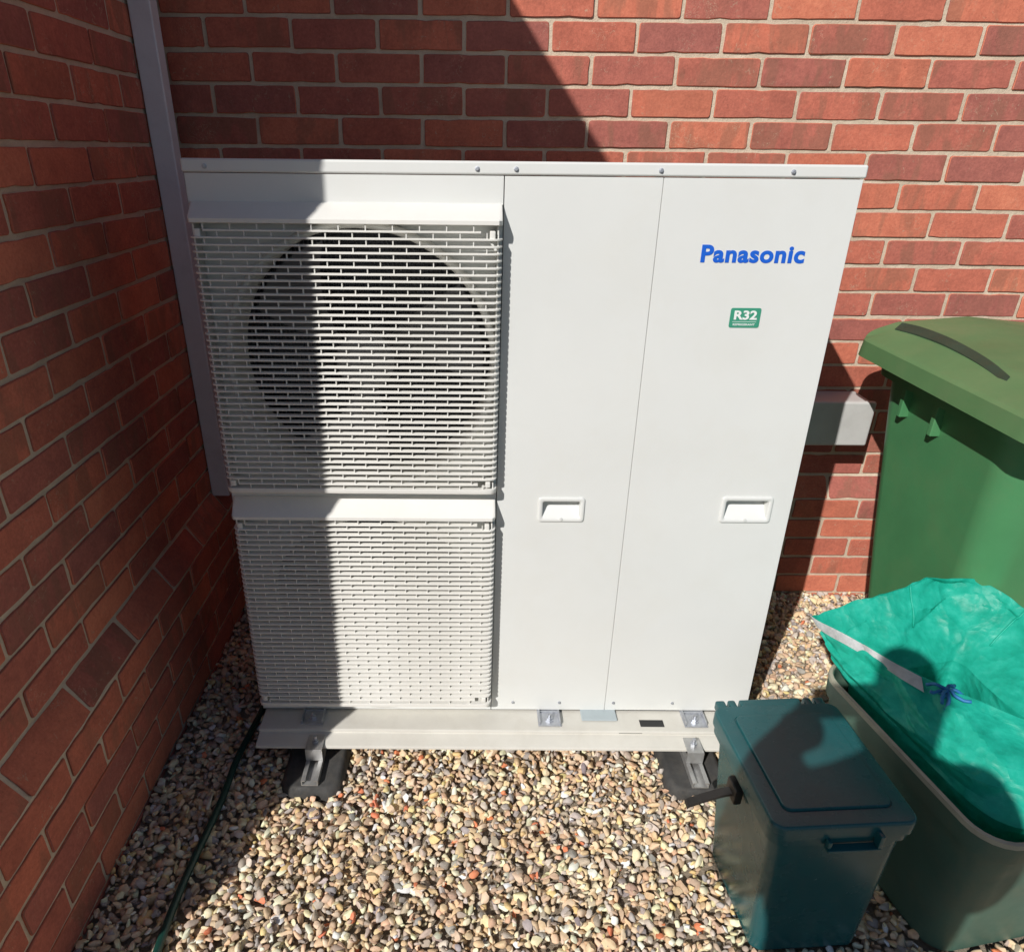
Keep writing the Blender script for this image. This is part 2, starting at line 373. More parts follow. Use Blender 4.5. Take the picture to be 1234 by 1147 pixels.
# fan panel with two round openings
def fan_panel():
    bm = bmesh.new()
    def rect_ring(x0, x1, z0, z1, n):
        P = []
        per = [(x0,z0),(x1,z0),(x1,z1),(x0,z1)]
        for a in range(4):
            p, q = per[a], per[(a+1) % 4]
            for i in range(n): P.append((p[0]+(q[0]-p[0])*i/n, p[1]+(q[1]-p[1])*i/n))
        return P
    zm = .611
    for zc, z0, z1 in ((ZF[0], zm, ZL), (ZF[1], .0, zm)):
        R = rect_ring(.0, X1-.0012, z0, z1, 14)
        cen = Vector((CXF, zc))
        C = []
        for x, z in R:
            a = math.atan2(z-zc, x-CXF); C.append((CXF+RF*math.cos(a), zc+RF*math.sin(a)))
        A = [bm.verts.new((x, 0, z)) for x, z in R]; B = [bm.verts.new((x, 0, z)) for x, z in C]
        n = len(A)
        for i in range(n): bm.faces.new((A[i], A[(i+1) % n], B[(i+1) % n], B[i]))
    bmesh.ops.remove_doubles(bm, verts=bm.verts, dist=1e-5)
    return bm
fp = bm_obj('fan_panel', fan_panel(), M['white'], HP)
bm = bmesh.new(); add_box(bm, .0, .0015, .0, .012, 0, ZL); add_box(bm, .0015, X1-.0015, .0, .012, 0, .0015); bm_obj('panel_edge', bm, M['white'], fp)
for zc in ZF:
    fan = bpy.data.objects.new('fan', None); link(fan, None); fan.parent = HP; fan.location = (CXF, 0, zc)
    prof = [(RF+.0095, -.0005), (RF+.0085, -.018), (RF+.003, -.022), (RF-.003, -.020), (RF-.007, -.010), (RF-.006, .03), (RF-.006, .09)]
    rings = [[(r*math.cos(2*math.pi*k/64), y, r*math.sin(2*math.pi*k/64)) for k in range(64)] for r, y in prof]
    bm = bmesh.new(); loft(bm, rings, False, False); bm_obj('bellmouth', bm, M['cream'], fan, smooth=True)
    bm = bmesh.new()
    add_tube(bm, [(0, .02, 0), (0, .025, 0), (0, .10, 0)], [.05, .062, .068], 24)
    for b in range(3):
        a0 = 2*math.pi*b/3+.5; R = []
        for i in range(9):
            f = i/8; rr = .06+f*(RF-.022-.06); wd = .55+.35*f
            R.append([(rr*math.cos(a0+wd*(t-.5)-.3*f), .04+.055*(t-.5)*1.2, rr*math.sin(a0+wd*(t-.5)-.3*f)) for t in [q/7 for q in range(8)]])
        VV = [[bm.verts.new(p) for p in r] for r in R]
        for i in range(8):
            for q in range(7): bm.faces.new((VV[i][q], VV[i+1][q], VV[i+1][q+1], VV[i][q+1]))
    bm_obj('fan_blades', bm, M['fan'], fan, smooth=True, angle=50)
bm = bmesh.new(); add_box(bm, .006, X1-.006, .20, .206, .01, ZL-.01)
for i in range(60): add_box(bm, .012+i*.0098, .014+i*.0098, .19, .2, .01, ZL-.01)
bm_obj('heat_exchanger', bm, M['coil'], HP)
# flat front panels with recessed hand grips
def flat_panel(name, x0, x1, hx0, hx1, hz0, hz1, side=False):
    bm = bmesh.new(); y = 0
    xs = [x0, hx0, hx1, x1]; zs = [.0, hz0, hz1, ZL]
    G = {(i, k): bm.verts.new((xs[i], y, zs[k])) for i in range(4) for k in range(4)}
    for i in range(3):
        for k in range(3):
            if (i, k) != (1, 1): bm.faces.new((G[i,k], G[i+1,k], G[i+1,k+1], G[i,k+1]))
    for i in range(3):                                      # folded edges
        for k in (0, 3):
            a, b = G[i,k], G[i+1,k]; bm.faces.new((a, b, bm.verts.new((b.co.x, .013, b.co.z)), bm.verts.new((a.co.x, .013, a.co.z))))
        for j in (0, 3):
            a, b = G[j,i], G[j,i+1]; bm.faces.new((a, b, bm.verts.new((b.co.x, .013, b.co.z)), bm.verts.new((a.co.x, .013, a.co.z))))
    bmesh.ops.remove_doubles(bm, verts=bm.verts, dist=1e-5)
    bmesh.ops.recalc_face_normals(bm, faces=bm.faces)
    ed = [e for e in bm.edges if len(e.link_faces) == 2 and e.calc_face_angle() > 1.2]
    bmesh.ops.bevel(bm, geom=ed, offset=.0011, segments=2, profile=.5, affect='EDGES')
    o = bm_obj(name, bm, M['white'], HP, smooth=True, angle=40)
    # grip
    bm = bmesh.new()
    cx, cz, w2, h2 = (hx0+hx1)/2, (hz0+hz1)/2, (hx1-hx0), (hz1-hz0)
    def rr(dw, y, r, dz=0): return [(px, y, pz+dz) for px, pz in rrect(cx, cz, w2+dw, h2+dw, r, 4)]
    inner = [(px, None, pz) for px, pz in rrect(cx, cz, w2-.014, h2-.014, .005, 4)]
    def yslope(z): return -.002+.036*min(1, max(0, (z-(cz-h2/2+.008))/(h2-.018)))
    loft(bm, [rr(.006, -.0003, .007), rr(.005, -.0028, .007), rr(.001, -.0042, .007), rr(-.008, -.0042, .005), rr(-.014, -.0022, .005),
              [(px+(.0015 if px < cx else -.0015), yslope(pz), pz-(.001 if pz > cz else 0)) for px, _, pz in inner]], False, True)
    gp = bm_obj('hand_grip', bm, M['white'], o, smooth=True, angle=35)
    bm = bmesh.new(); add_cyl(bm, (cx, -.003, cz-h2/2+.0055), (0, -1, 0), .0035, .0035, 10); bm_obj('screw', bm, M['white'], gp)
    return o
pm = flat_panel('centre_panel', X1+.0008, X2-.0006, .703, .804, .562, .618)
pr_ = flat_panel('control_panel', X2+.0006, W_, 1.124, 1.236, .563, .623)
for x, pn in ((.661, pm), (.784, pm), (.927, pr_), (1.083, pr_)): screw(x, .0245, 0, pn, .0028)
# hoods and grilles
PR = .042
SX = [(.0035, .0), (.004, -.020), (.006, -.031), (.0105, -.038), (.018, -.0412), (.030, -PR), (.20, -PR), (.40, -PR), (.576, -PR), (.588, -.0412), (.5955, -.0385), (.6, -.032), (.602, -.022), (.6025, .0)]
def slat_mesh(path, th=.0038, dp=.0132):
    V = []; F = []; n = len(path)
    for i, (x, y) in enumerate(path):
        a = Vector(path[max(i-1, 0)]); b = Vector(path[min(i+1, n-1)]); t = (b-a).normalized(); nn = Vector((t.y, -t.x))  # outward
        o_ = Vector((x, y)); q = o_-nn*dp
        for P_, hh in ((o_, th*.32), (o_+nn*-.0012, th*.5), (q, th*.42)):
            V.append((P_.x, P_.y, hh))
        for P_, hh in ((q, -th*.42), (o_+nn*-.0012, -th*.5), (o_, -th*.32)):
            V.append((P_.x, P_.y, hh))
    for i in range(n-1):
        for k in range(6):
            a = i*6+k; b = i*6+(k+1) % 6; F.append((a, b, b+6, a+6))
    F.append(tuple(range(5, -1, -1))); F.append(tuple((n-1)*6+k for k in range(6)))
    me = mesh_from('slat', V, F); me.shade_smooth(); me.set_sharp_from_angle(angle=math.radians(42)); me.materials.append(M['cream']); return me
SL = slat_mesh(SX)
SLs = slat_mesh([(.034, -PR+.002)]+[(x, y) for x, y in SX if .05 < x < .55]+[(.560, -PR+.002)])
for gi, (zt, zb, NS) in enumerate(((1.203, .652, 42), (.580, .049, 41))):
    gr = bpy.data.objects.new('fan_grille', None); link(gr, None); gr.parent = HP; gr.location = (0, 0, 0)
    bm = bmesh.new()                                        # hood above the slats
    zh = zt+.034 if gi == 0 else zt+.040
    prof = [(0.0, zh), (-.006, zh-.001), (-PR+.003, zt+.0095), (-PR-.001, zt+.006), (-PR-.001, zt-.001), (-PR+.004, zt-.0025), (0.0, zt-.0025)]
    R = []
    for x, k in ((.0045, .55), (.0065, .85), (.012, 1), (.2, 1), (.4, 1), (.594, 1), (.600, .85), (.6018, .55)):
        R.append([(x, y*k, z) for y, z in prof])
    loft(bm, R); bm_obj('hood', bm, M['cream'], gr, smooth=True, angle=35)
    pitch = (zt-.003-zb)/NS
    for i in range(NS):
        z = zt-.003-pitch*(i+.9)
        me = SLs if i in (0, NS-2) else SL
        s = bpy.data.objects.new('slat', me); COL.objects.link(s); s.parent = gr; s.location = (0, 0, z)
    bm = bmesh.new()
    for i in range(NS):
        zc = zt-.003-pitch*(i+.9)+pitch/2; x = .034+(.0256 if i % 2 else 0)
        while x < .585:
            add_box(bm, x-.0010, x+.0010, -PR+.0028, -PR+.009, zc-pitch/2+.001, zc+pitch/2-.001); x += .0512
    sp = bm_obj('spacers', bm, M['cream'], gr); sp['kind'] = 'stuff'
    for x in (.0125, .5915): box_obj('side_wall', (x, x+.003, -.031, -.0005, zb-.002, zt-.004), M['cream'], gr)
    for x in (.017, .577):
        for z0, z1 in ((zt-.030, zt-.012), (zb+.008, zb+.022)): box_obj('corner_clip', (x, x+.011, -PR+.003, -.006, z0, z1), M['cream'], gr, bev=.002)
    bm = bmesh.new()
    R = [[(x, y*f-.0002, z) for f, z in ((0, zb+.004), (.98, zb+.004), (1.0, zb), (.98, zb-.006), (.9, zb-.0085), (0, zb-.0085))] for x, y in SX[1:-1]]
    loft(bm, R); bm_obj('bottom_bar', bm, M['cream'], gr, smooth=True, angle=40)
# lettering
def text_obj(name, body, size, mat, parent, loc, shear=0, offset=0, width=None, height=None, space=1.0, ext=.0004):
    cu = bpy.data.curves.new(name, 'FONT'); cu.body = body; cu.size = size; cu.shear = shear; cu.offset = offset; cu.space_character = space
    cu.extrude = ext; cu.resolution_u = 6
    tmp = bpy.data.objects.new('tmp', cu); COL.objects.link(tmp); bpy.context.view_layer.update()
    me = bpy.data.meshes.new_from_object(tmp.evaluated_get(bpy.context.evaluated_depsgraph_get())); bpy.data.objects.remove(tmp)
    co = np.empty(len(me.vertices)*3); me.vertices.foreach_get('co', co); co = co.reshape(-1, 3)
    mn, mx = co.min(0), co.max(0)
    sx = width/(mx[0]-mn[0]) if width else 1; sy = height/(mx[1]-mn[1]) if height else sx
    co[:, 0] = (co[:, 0]-mn[0])*sx; co[:, 1] = (co[:, 1]-mn[1])*sy
    me.vertices.foreach_set('co', co.ravel()); me.update(); me.materials.clear()
    me.name = name
    return mobj(name, me, mat, parent, loc, (math.pi/2, 0, 0))
text_obj('maker_lettering', 'Panasonic', .05, M['logo'], pr_, (.995, -.0005, 1.134), shear=.0, offset=.0018, width=.205, height=.0335, space=1.08)
bd_pts = []
def para(x0, x1, z0, z1, r, sh):
    P = rrect((x0+x1)/2, (z0+z1)/2, x1-x0, z1-z0, r, 4); return [(x+(z-(z0+z1)/2)*sh, z) for x, z in P]
bm = bmesh.new(); Pp = para(1.0715, 1.1335, 1.0075, 1.047, .004, .0); loft(bm, [[(x, -.0001, z) for x, z in Pp], [(x, -.0009, z) for x, z in Pp]], False, True)
bd = bm_obj('badge', bm, M['badge'], pr_)
text_obj('badge_lettering', 'R32', .03, M['wprint'], bd, (1.0795, -.0013, 1.0235), shear=.0, offset=.0009, width=.047, height=.0185)
text_obj('badge_small_lettering', 'REFRIGERANT', .008, M['wprint'], bd, (1.0795, -.0013, 1.0118), shear=.0, offset=.0001, width=.045, height=.0042)
bm = bmesh.new(); add_box(bm, 1.0775, 1.1265, -.0016, -.0008, 1.0192, 1.0199); bm_obj('badge_line', bm, M['wprint'], bd)
# feet under the unit
for x in (.13, 1.13):
    for y0 in (.0, D_-.06): box_obj('mounting_foot', (x-.05, x+.05, y0+.01, y0+.05, -.0045, -.0005), M['zinc'], HP)

# ------------------------------------------------------------------ support rails, rubber feet, clamps
RP = [(-.748,.0875),(-.822,.0875),(-.8262,.0855),(-.8265,.0825),(-.8245,.0795),(-.829,.0765),(-.860,.0715),(-.866,.068),(-.8665,.0635),(-.863,.061),(-.836,.0605),(-.832,.056),(-.832,.0425),(-.748,.0425)]
def rail(dy, label):
    bm = bmesh.new(); x0, x1 = .283, 1.56; sx0, sx1 = 1.268, 1.330
    RPd = [(y+dy, z) for y, z in RP]
    loft(bm, [[(x+(.0 if z > .06 else .004), y, z) for y, z in RPd] for x in (x0, x1)])
    o = bm_obj('support_rail', bm, M['rail'], smooth=True, angle=25); tag(o, label, 'rail')
    if dy == 0:
        bm = bmesh.new(); add_box(bm, sx0, sx1, -.807, -.783, .0878, .0884); bm_obj('slot', bm, M['dark'], o)
        bm = bmesh.new(); add_box(bm, sx0-.06, sx0, -.8268, -.8235, .0835, .0845); bm_obj('seam', bm, M['dark'], o)
    return o
rail(0, 'cream coated support rail lying under the front edge of the heat pump')
def clamp(x, label):
    e = empty('clamp', (x, -.780, .0888)); tag(e, label, 'clamp', 'zinc clamps on the front rail')
    bm = bmesh.new()
    add_box(bm, -.030, .030, -.030, .034, .0, .003, bev=.001); add_box(bm, -.026, .026, .018, .022, .003, .0048)
    for sx in (-1, 1): add_box(bm, sx*.026-.002, sx*.026+.002, -.026, .02, .003, .012, bev=.001)
    bm_obj('bracket', bm, M['zinc'], e, smooth=True, angle=40)
    bm = bmesh.new(); add_tube(bm, [(0, -.008, .003), (0, -.008, .005), (0, -.008, .0051), (0, -.008, .012)], [.012, .012, .0085, .0085], 6)
    add_tube(bm, [(0, -.008, .012), (0, -.008, .022)], .0042, 8); bm_obj('bolt', bm, M['zinc'], e)
clamp(.415, 'shaded zinc clamp fixing the rail under the left end of the fan grille')
clamp(1.032, 'sunlit zinc clamp under the middle of the heat pump')
clamp(1.412, 'sunlit zinc clamp under the right end of the heat pump')
pad = box_obj('rail_clip', (1.117, 1.210, -.789, -.742, .0884, .0936), M['pad'], bev=.002)
tag(pad, 'pale blue grey plastic clip lying on the rail between two clamps', 'clip')
def rubber_foot(x, y0, y1, label):
    e = empty('rubber_foot', (x, (y0+y1)/2, 0)); tag(e, label, 'foot', 'rubber feet under the heat pump'); L = (y1-y0)
    bm = bmesh.new()
    loft(bm, [[(px, py, z) for px, py in rrect(0, 0, w_, L*s, r, 6)] for z, w_, s, r in ((-.05,.165,1,.04),(.006,.155,1,.04),(.020,.140,.975,.035),(.0245,.120,.95,.03))])
    bm_obj('rubber_block', bm, M['rubber'], e, smooth=True, angle=50)
    ya = -L/2+.012; bm = bmesh.new()
    add_box(bm, -.0205, .0205, ya, L/2-.012, .0255, .0285)
    for s in (-1, 1):
        add_box(bm, s*.0205-(.0025 if s > 0 else 0), s*.0205+(.0025 if s < 0 else 0), ya, L/2-.012, .0285, .0415)
        xa = s*.018; add_box(bm, min(xa, s*.0105), max(xa, s*.0105), ya, L/2-.012, .0395, .0418)
    bm_obj('channel', bm, M['alu'], e)
    yb = -.885-(y0+y1)/2
    bm = bmesh.new(); add_box(bm, -.021, .021, yb, yb+.052, .0745, .0775, bev=.001); add_box(bm, -.021, .021, yb, yb+.0035, .0422, .0745)
    bm_obj('clamp_plate', bm, M['alu'], e)
    bm = bmesh.new(); add_tube(bm, [(0, yb+.028, .0775), (0, yb+.028, .0845)], .009, 6); add_tube(bm, [(0, yb+.028, .0845), (0, yb+.028, .096)], .0045, 8)
    bm_obj('bolt', bm, M['zinc'], e)
rubber_foot(.433, -.962, -.36, 'black rubber foot with metal channel under the left of the unit, in shade')
rubber_foot(1.392, -.960, -.36, 'black rubber foot with metal channel under the right of the unit, in sunlight')

# ------------------------------------------------------------------ box on the wall
wbx = empty('junction_box', (1.96, 0, .675)); tag(wbx, 'small grey plastic box on the brick wall between the heat pump and wheelie bin', 'box')
box_obj('box_body', (-.10, .090, -.115, -.002, -.066, .070), M['boxgrey'], wbx, bev=.012, seg=3)
box_obj('box_cover', (-.104, .094, -.135, -.1155, -.070, .074), M['boxgrey'], wbx, bev=.008, seg=3)

# ------------------------------------------------------------------ wheelie bin
WB = empty('wheelie_bin', (2.195, -.55, 0)); tag(WB, 'large green wheelie bin with its lid closed, against the brick wall', 'bin')
def ring(z, x0, x1, y0, y1, r, n=8): return [(px-2.195, py+.55, z) for px, py in rrect((x0+x1)/2, (y0+y1)/2, x1-x0, y1-y0, r, n)]
bm = bmesh.new()
loft(bm, [ring(.03, 2.035, 2.355, -.745, -.42, .05), ring(.10, 2.025, 2.365, -.755, -.40, .06), ring(.45, 1.999, 2.391, -.792, -.32, .075),
          ring(.80, 1.975, 2.415, -.825, -.255, .085), ring(.875, 1.970, 2.42, -.832, -.245, .085)], True, False)
bd_ = bm_obj('body', bm, M['bingreen'], WB, smooth=True, angle=60)
bm = bmesh.new()
loft(bm, [ring(.872, 1.969, 2.421, -.833, -.244, .085), ring(.880, 1.945, 2.445, -.862, -.225, .09), ring(.915, 1.942, 2.448, -.866, -.222, .09), ring(.917, 1.975, 2.415, -.83, -.25, .08), ring(.86, 1.98, 2.41, -.82, -.255, .08)], False, False)
bm_obj('rim', bm, M['bingreen'], WB, smooth=True, angle=40)
def bin_lid_grid():
    bm = bmesh.new(); x0, x1, y0, y1, rc = 1.898, 2.485, -.955, -.205, .060
    us = [0,.006,.012,.02,.03,.045,.06,.075,.09,.1,.108,.114,.118,.122,.126,.130,.134,.14,.16,.19,.22,.25]
    xs = [x0+u for u in us]+[2.195]+[x1-u for u in us[::-1]]
    vs_ = [0,.006,.012,.02,.03,.045,.06,.075]+[.075+.6*i/24 for i in range(1, 24)]+[.75-.075,.75-.06,.75-.045,.75-.03,.75-.02,.75-.012,.75-.006,.75]
    ys = [y0+v for v in vs_]
    s = lambda a, b, t: (lambda q: q*q*(3-2*q))(max(0, min(1, (t-a)/(b-a))))
    def warp(x, y):                                         # pull the square corners in to a round
        cx = min(max(x, x0+rc), x1-rc); cy = min(max(y, y0+rc), y1-rc); dx, dy = x-cx, y-cy
        if dx and dy:
            m = max(abs(dx), abs(dy)); L = math.hypot(dx, dy); k = m/L; return cx+dx*k, cy+dy*k
        return x, y
    G = []
    for y in ys:
        row = []
        for x in xs:
            e = min(x-x0, x1-x, y-y0, y1-y); u = min(x-x0, x1-x); wx, wy = warp(x, y)
            k = s(-.88, -.66, y)*s(-.225, -.27, y) if False else s(-.90, -.62, y)*(1-s(-.30, -.24, y))
            arch = .035*math.sin(math.pi*max(0, min(1, (y+.90)/.66)))      # the shoulder bows inwards at its middle
            uu = u-arch*.6
            sh = .034*s(.035, .092, uu)*(1-s(.098, .112, uu)); e2 = min(x-x0, x1-x, y-y0); lin = lambda a, b, t: max(0, min(1, (t-a)/(b-a))); z = .964+.005*lin(0, .006, e2)+.036*lin(.004, .105, e2)+.018*lin(.105, .30, e2)
            row.append(bm.verts.new((wx-2.195, wy+.55, z)))
        G.append(row)
    for a, b in zip(G, G[1:]):
        for i in range(len(xs)-1): bm.faces.new((a[i], a[i+1], b[i+1], b[i]))
    bnd = [e for e in bm.edges if e.is_boundary]
    r = bmesh.ops.extrude_edge_only(bm, edges=bnd); nv = [v for v in r['geom'] if isinstance(v, bmesh.types.BMVert)]
    for v in nv: v.co.z = .922; v.co.x *= 1.012; v.co.y = (v.co.y+.03)*1.012-.03
    bnd = [e for e in bm.edges if e.is_boundary]
    r = bmesh.ops.extrude_edge_only(bm, edges=bnd); nv = [v for v in r['geom'] if isinstance(v, bmesh.types.BMVert)]
    for v in nv: v.co.x *= .975; v.co.y = (v.co.y+.03)*.975-.03
    return bm
bm_obj('lid', bin_lid_grid(), plain('reflection_tinted_lid', (.105,.225,.092), .5, var=.14, vscale=4, bump=.12, bscale=380, dirt=(.19,.23,.12), dirt_amt=.4, dscale=4), WB, smooth=True, angle=38)  # yellower than the body: reflected light is put into the lid colour
def lid_gap_stand_in():                                            # added dark strip bowed along the lid's shoulder, standing in for a dark gap
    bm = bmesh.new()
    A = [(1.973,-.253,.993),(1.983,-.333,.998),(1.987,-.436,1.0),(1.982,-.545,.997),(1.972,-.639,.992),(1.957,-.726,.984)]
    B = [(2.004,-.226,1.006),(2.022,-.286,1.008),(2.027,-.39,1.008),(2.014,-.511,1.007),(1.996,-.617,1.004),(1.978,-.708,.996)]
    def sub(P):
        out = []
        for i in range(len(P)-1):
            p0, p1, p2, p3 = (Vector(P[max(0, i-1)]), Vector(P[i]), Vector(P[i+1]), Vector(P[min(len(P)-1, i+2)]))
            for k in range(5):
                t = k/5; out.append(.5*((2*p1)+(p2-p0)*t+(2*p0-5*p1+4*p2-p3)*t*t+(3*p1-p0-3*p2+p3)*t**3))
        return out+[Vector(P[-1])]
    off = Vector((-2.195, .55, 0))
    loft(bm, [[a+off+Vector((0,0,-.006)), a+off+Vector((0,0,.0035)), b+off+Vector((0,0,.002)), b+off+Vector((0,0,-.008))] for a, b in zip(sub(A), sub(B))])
    return bm_obj('lid_gap_stand_in', bm, plain('dark_green_strip', (.030,.058,.034), .7, var=.2), WB)
lid_gap_stand_in()
for y in (-.405, -.546):
    box_obj('rib', (-.243, -.216, y+.55-.008, y+.55+.008, .800, .876), M['bingreen'], WB, bev=.002)
bm = bmesh.new()                                            # moulded line on the side of the body
def side_x(z): return 2.035-(z-.03)*.0765-2.195
pts = []
for i in range(24):
    t = i/23; y = -.50-.02*t; z = .28+t*.36; pts.append((side_x(z)-.0002, y+.55, z))
for i in range(14):
    t = i/13; y = -.52-.20*t; z = .64+.012*math.sin(t*3)-.09*t*t; pts.append((side_x(z)-.0002, y+.55, z))
add_tube(bm, pts, .0012, 5); bm_obj('moulded_line', bm, M['bingreen'], WB)
for s in (-1, 1):
    bm = bmesh.new(); add_tube(bm, [(s*.100, .085, .10), (s*.103, .085, .10), (s*.137, .085, .10), (s*.140, .085, .10)], [.085, .10, .10, .085], 24)
    bm_obj('wheel', bm, M['black'], WB, smooth=True, angle=40)
bm = bmesh.new(); add_tube(bm, [(-.1, .085, .10), (.1, .085, .10)], .011, 10); bm_obj('axle', bm, M['zinc'], WB)
bm = bmesh.new(); add_tube(bm, [(-.15, .30, .92), (-.15, .385, .93), (-.13, .395, .93), (.13, .395, .93), (.15, .385, .93), (.15, .30, .92)], .014, 10); bm_obj('handle', bm, M['bingreen'], WB, smooth=True)

# ------------------------------------------------------------------ recycling box and green sack
RB = empty('recycling_box', (1.8595, -1.098, 0), (0, 0, math.radians(10.5))); tag(RB, 'dark grey green plastic box holding the green woven sack', 'box')
def rb(z, wx, wy, r): return [(x, y, z) for x, y in rrect(0, 0, wx, wy, r, 6)]
bm = bmesh.new()
loft(bm, [rb(0, .31, .42, .05), rb(.02, .315, .425, .055), rb(.31, .355, .475, .06), rb(.312, .372, .492, .065), rb(.35, .378, .498, .068), rb(.36, .374, .494, .066), rb(.362, .360, .480, .06), rb(.355, .354, .474, .058), rb(.02, .31, .42, .05)], True, True)
bm_obj('box_body', bm, M['olive'], RB, smooth=True, angle=45)
bm = bmesh.new()
loft(bm, [rb(.3525, .3795, .4995, .068), rb(.3625, .378, .498, .067), rb(.3645, .366, .486, .062), rb(.3605, .3595, .4795, .058)], False, False)
bm_obj('rim', bm, plain('pale_worn_rim', (.36,.35,.27), .6, var=.25, vscale=14, bump=.3), RB, smooth=True, angle=60)

def catmull(P, m):
    P = [Vector(p) for p in P]; n = len(P); out = []
    for i in range(n):
        p0, p1, p2, p3 = P[i-1], P[i], P[(i+1) % n], P[(i+2) % n]
        for k in range(m):
            t = k/m; out.append(.5*((2*p1)+(p2-p0)*t+(2*p0-5*p1+4*p2-p3)*t*t+(3*p1-p0-3*p2+p3)*t**3))
    return out
rim = [(1.652,-.80,.432),(1.78,-.772,.478),(1.928,-.752,.528),(2.06,-.83,.505),(2.10,-.98,.47),(2.08,-1.13,.43),(1.965,-1.19,.45),(1.800,-1.080,.455),(1.715,-.935,.446)]
mid = [(1.692,-.925,.345),(1.79,-.895,.36),(1.91,-.872,.37),(1.965,-.875,.37),(1.99,-1.0,.37),(2.02,-1.18,.36),(1.97,-1.285,.35),(1.80,-1.30,.335),(1.738,-1.13,.335)]
low = [(1.73,-.92,.10),(1.80,-.90,.08),(1.92,-.89,.08),(1.96,-.92,.08),(1.99,-1.03,.08),(2.01,-1.17,.08),(1.96,-1.25,.08),(1.82,-1.25,.08),(1.77,-1.1,.1)]
MM = 26
Rm, Md, Lo = catmull(rim, MM), catmull(mid, MM), catmull(low, MM); cen = Vector((1.88, -1.02, .3))
rings = []
rf = np.random.default_rng(21); NC = len(Lo)
LV = []
for cw, rw, amp in ((18, 9, 1.0), (9, 6, .55), (6, 3, .26)):
    nc = NC//cw; LV.append((cw*NC/(nc*cw), rw, amp, nc, rf.uniform(-1, 1, (nc, 16)), rf.uniform(-.35, .35, (nc, 16)), rf.uniform(-.35, .35, (nc, 16))))
def crumple(i, k):                                          # piecewise flat folds with sharp creases
    d = 0
    for cw, rw, amp, nc, H, jx, jy in LV:
        u, v = i/cw + .35*math.sin(k*.21+amp*5), k/rw + .3*math.sin(i*.11+amp*3); a, b = math.floor(u), math.floor(v); fu, fv = u-a, v-b
        h = lambda x, y: H[x % nc, y % 16]
        if (a+b) % 2 == 0:
            z = h(a, b)+(h(a+1, b)-h(a, b))*fu+(h(a+1, b+1)-h(a+1, b))*fv if fu > fv else h(a, b)+(h(a, b+1)-h(a, b))*fv+(h(a+1, b+1)-h(a, b+1))*fu
        else:
            z = h(a, b)+(h(a+1, b)-h(a, b))*fu+(h(a, b+1)-h(a, b))*fv if fu+fv < 1 else h(a+1, b+1)+(h(a, b+1)-h(a+1, b+1))*(1-fu)+(h(a+1, b)-h(a+1, b+1))*(1-fv)
        d += z*amp
    return d
def wr(p, amp, i=0, k=0):
    o = (p-cen); o.z *= .3; o.normalize(); d = crumple(i, k)
    return p+o*d*amp+Vector((0, 0, d*amp*.25+noise.noise(p*9)*amp*.4))
for k in range(11): rings.append([wr(l.lerp(m_, k/10), .006, i, k) for i, (l, m_) in enumerate(zip(Lo, Md))])
for k in range(1, 31):
    f = k/30; bulge = math.sin(f*math.pi)*.018
    rg = []
    for i, (m_, r) in enumerate(zip(Md, Rm)):
        p = m_.lerp(r, f); o = p-cen; o.z = .25*o.length; o.normalize(); rg.append(wr(p+o*bulge, .006+.019*min(1, f*3)*(1-.35*f), i, k+11))
    rings.append(rg)
top = rings[-1]
inn = []
for k, rg_ in enumerate(rings[::-1][:36]):
    row = []
    for p in rg_:
        o = cen-p; o.z = 0; o.normalize(); row.append(p+o*(.0015+.0004*k))
    inn.append(row)
bm = bmesh.new(); loft(bm, rings+inn, True, True)
sack = bm_obj('garden_sack', bm, M['bag'], None, smooth=True); sack.data.set_sharp_from_angle(angle=math.radians(16))
for k0 in (int(1.62*MM), int(3.3*MM)):                      # folded side seams
    bm = bmesh.new(); add_tube(bm, [Vector(inn[q][k0]).lerp(Vector(inn[q][k0+1]), .5*q/20)+Vector((-.002,-.003,0)) for q in range(0, 22, 2)], .0022, 6); bm_obj('seam', bm, M['bag'], sack, smooth=True)
tag(sack, 'open crumpled green woven plastic sack sitting in the dark open box', 'sack')
# white strap along the front lip
n = len(top); i0 = 7*MM+10; S = []
for k in range(0, 2*MM-9):
    i = (i0+k) % n; a = Vector(top[i]); b = Vector(rings[-9][i]); o = (a-cen); o.z = 0; o.normalize()
    S.append((a+o*.006+Vector((0,0,.001)), a.lerp(b, .50)+o*.008))
bm = bmesh.new(); A = [bm.verts.new(p) for p, q in S]; B = [bm.verts.new(p.lerp(q, .5)+Vector((-.001,-.001,.0015))) for p, q in S]; C_ = [bm.verts.new(q) for p, q in S]
for i in range(len(S)-1): bm.faces.new((A[i], A[i+1], B[i+1], B[i])); bm.faces.new((B[i], B[i+1], C_[i+1], C_[i]))
bmesh.ops.solidify(bm, geom=bm.faces[:], thickness=.002)
bm_obj('strap', bm, M['strap'], sack, smooth=True, angle=60)
bm = bmesh.new(); r2 = random.Random(3); base = Vector(top[7*MM+2])+Vector((-.006,-.006,.004))
for k in range(10):
    p = base.copy(); P = [p.copy()]; d = Vector((r2.uniform(-1,1), r2.uniform(-1,.3), r2.uniform(-.6,.4)))
    for _ in range(8):
        d = (d+Vector((r2.uniform(-1,1), r2.uniform(-1,1), r2.uniform(-1,.6)))*.7).normalized(); p = p+d*.0062; P.append(p.copy())
    add_tube(bm, P, .0036, 6)
bm_obj('blue_tie', bm, M['blue'], sack, smooth=True)

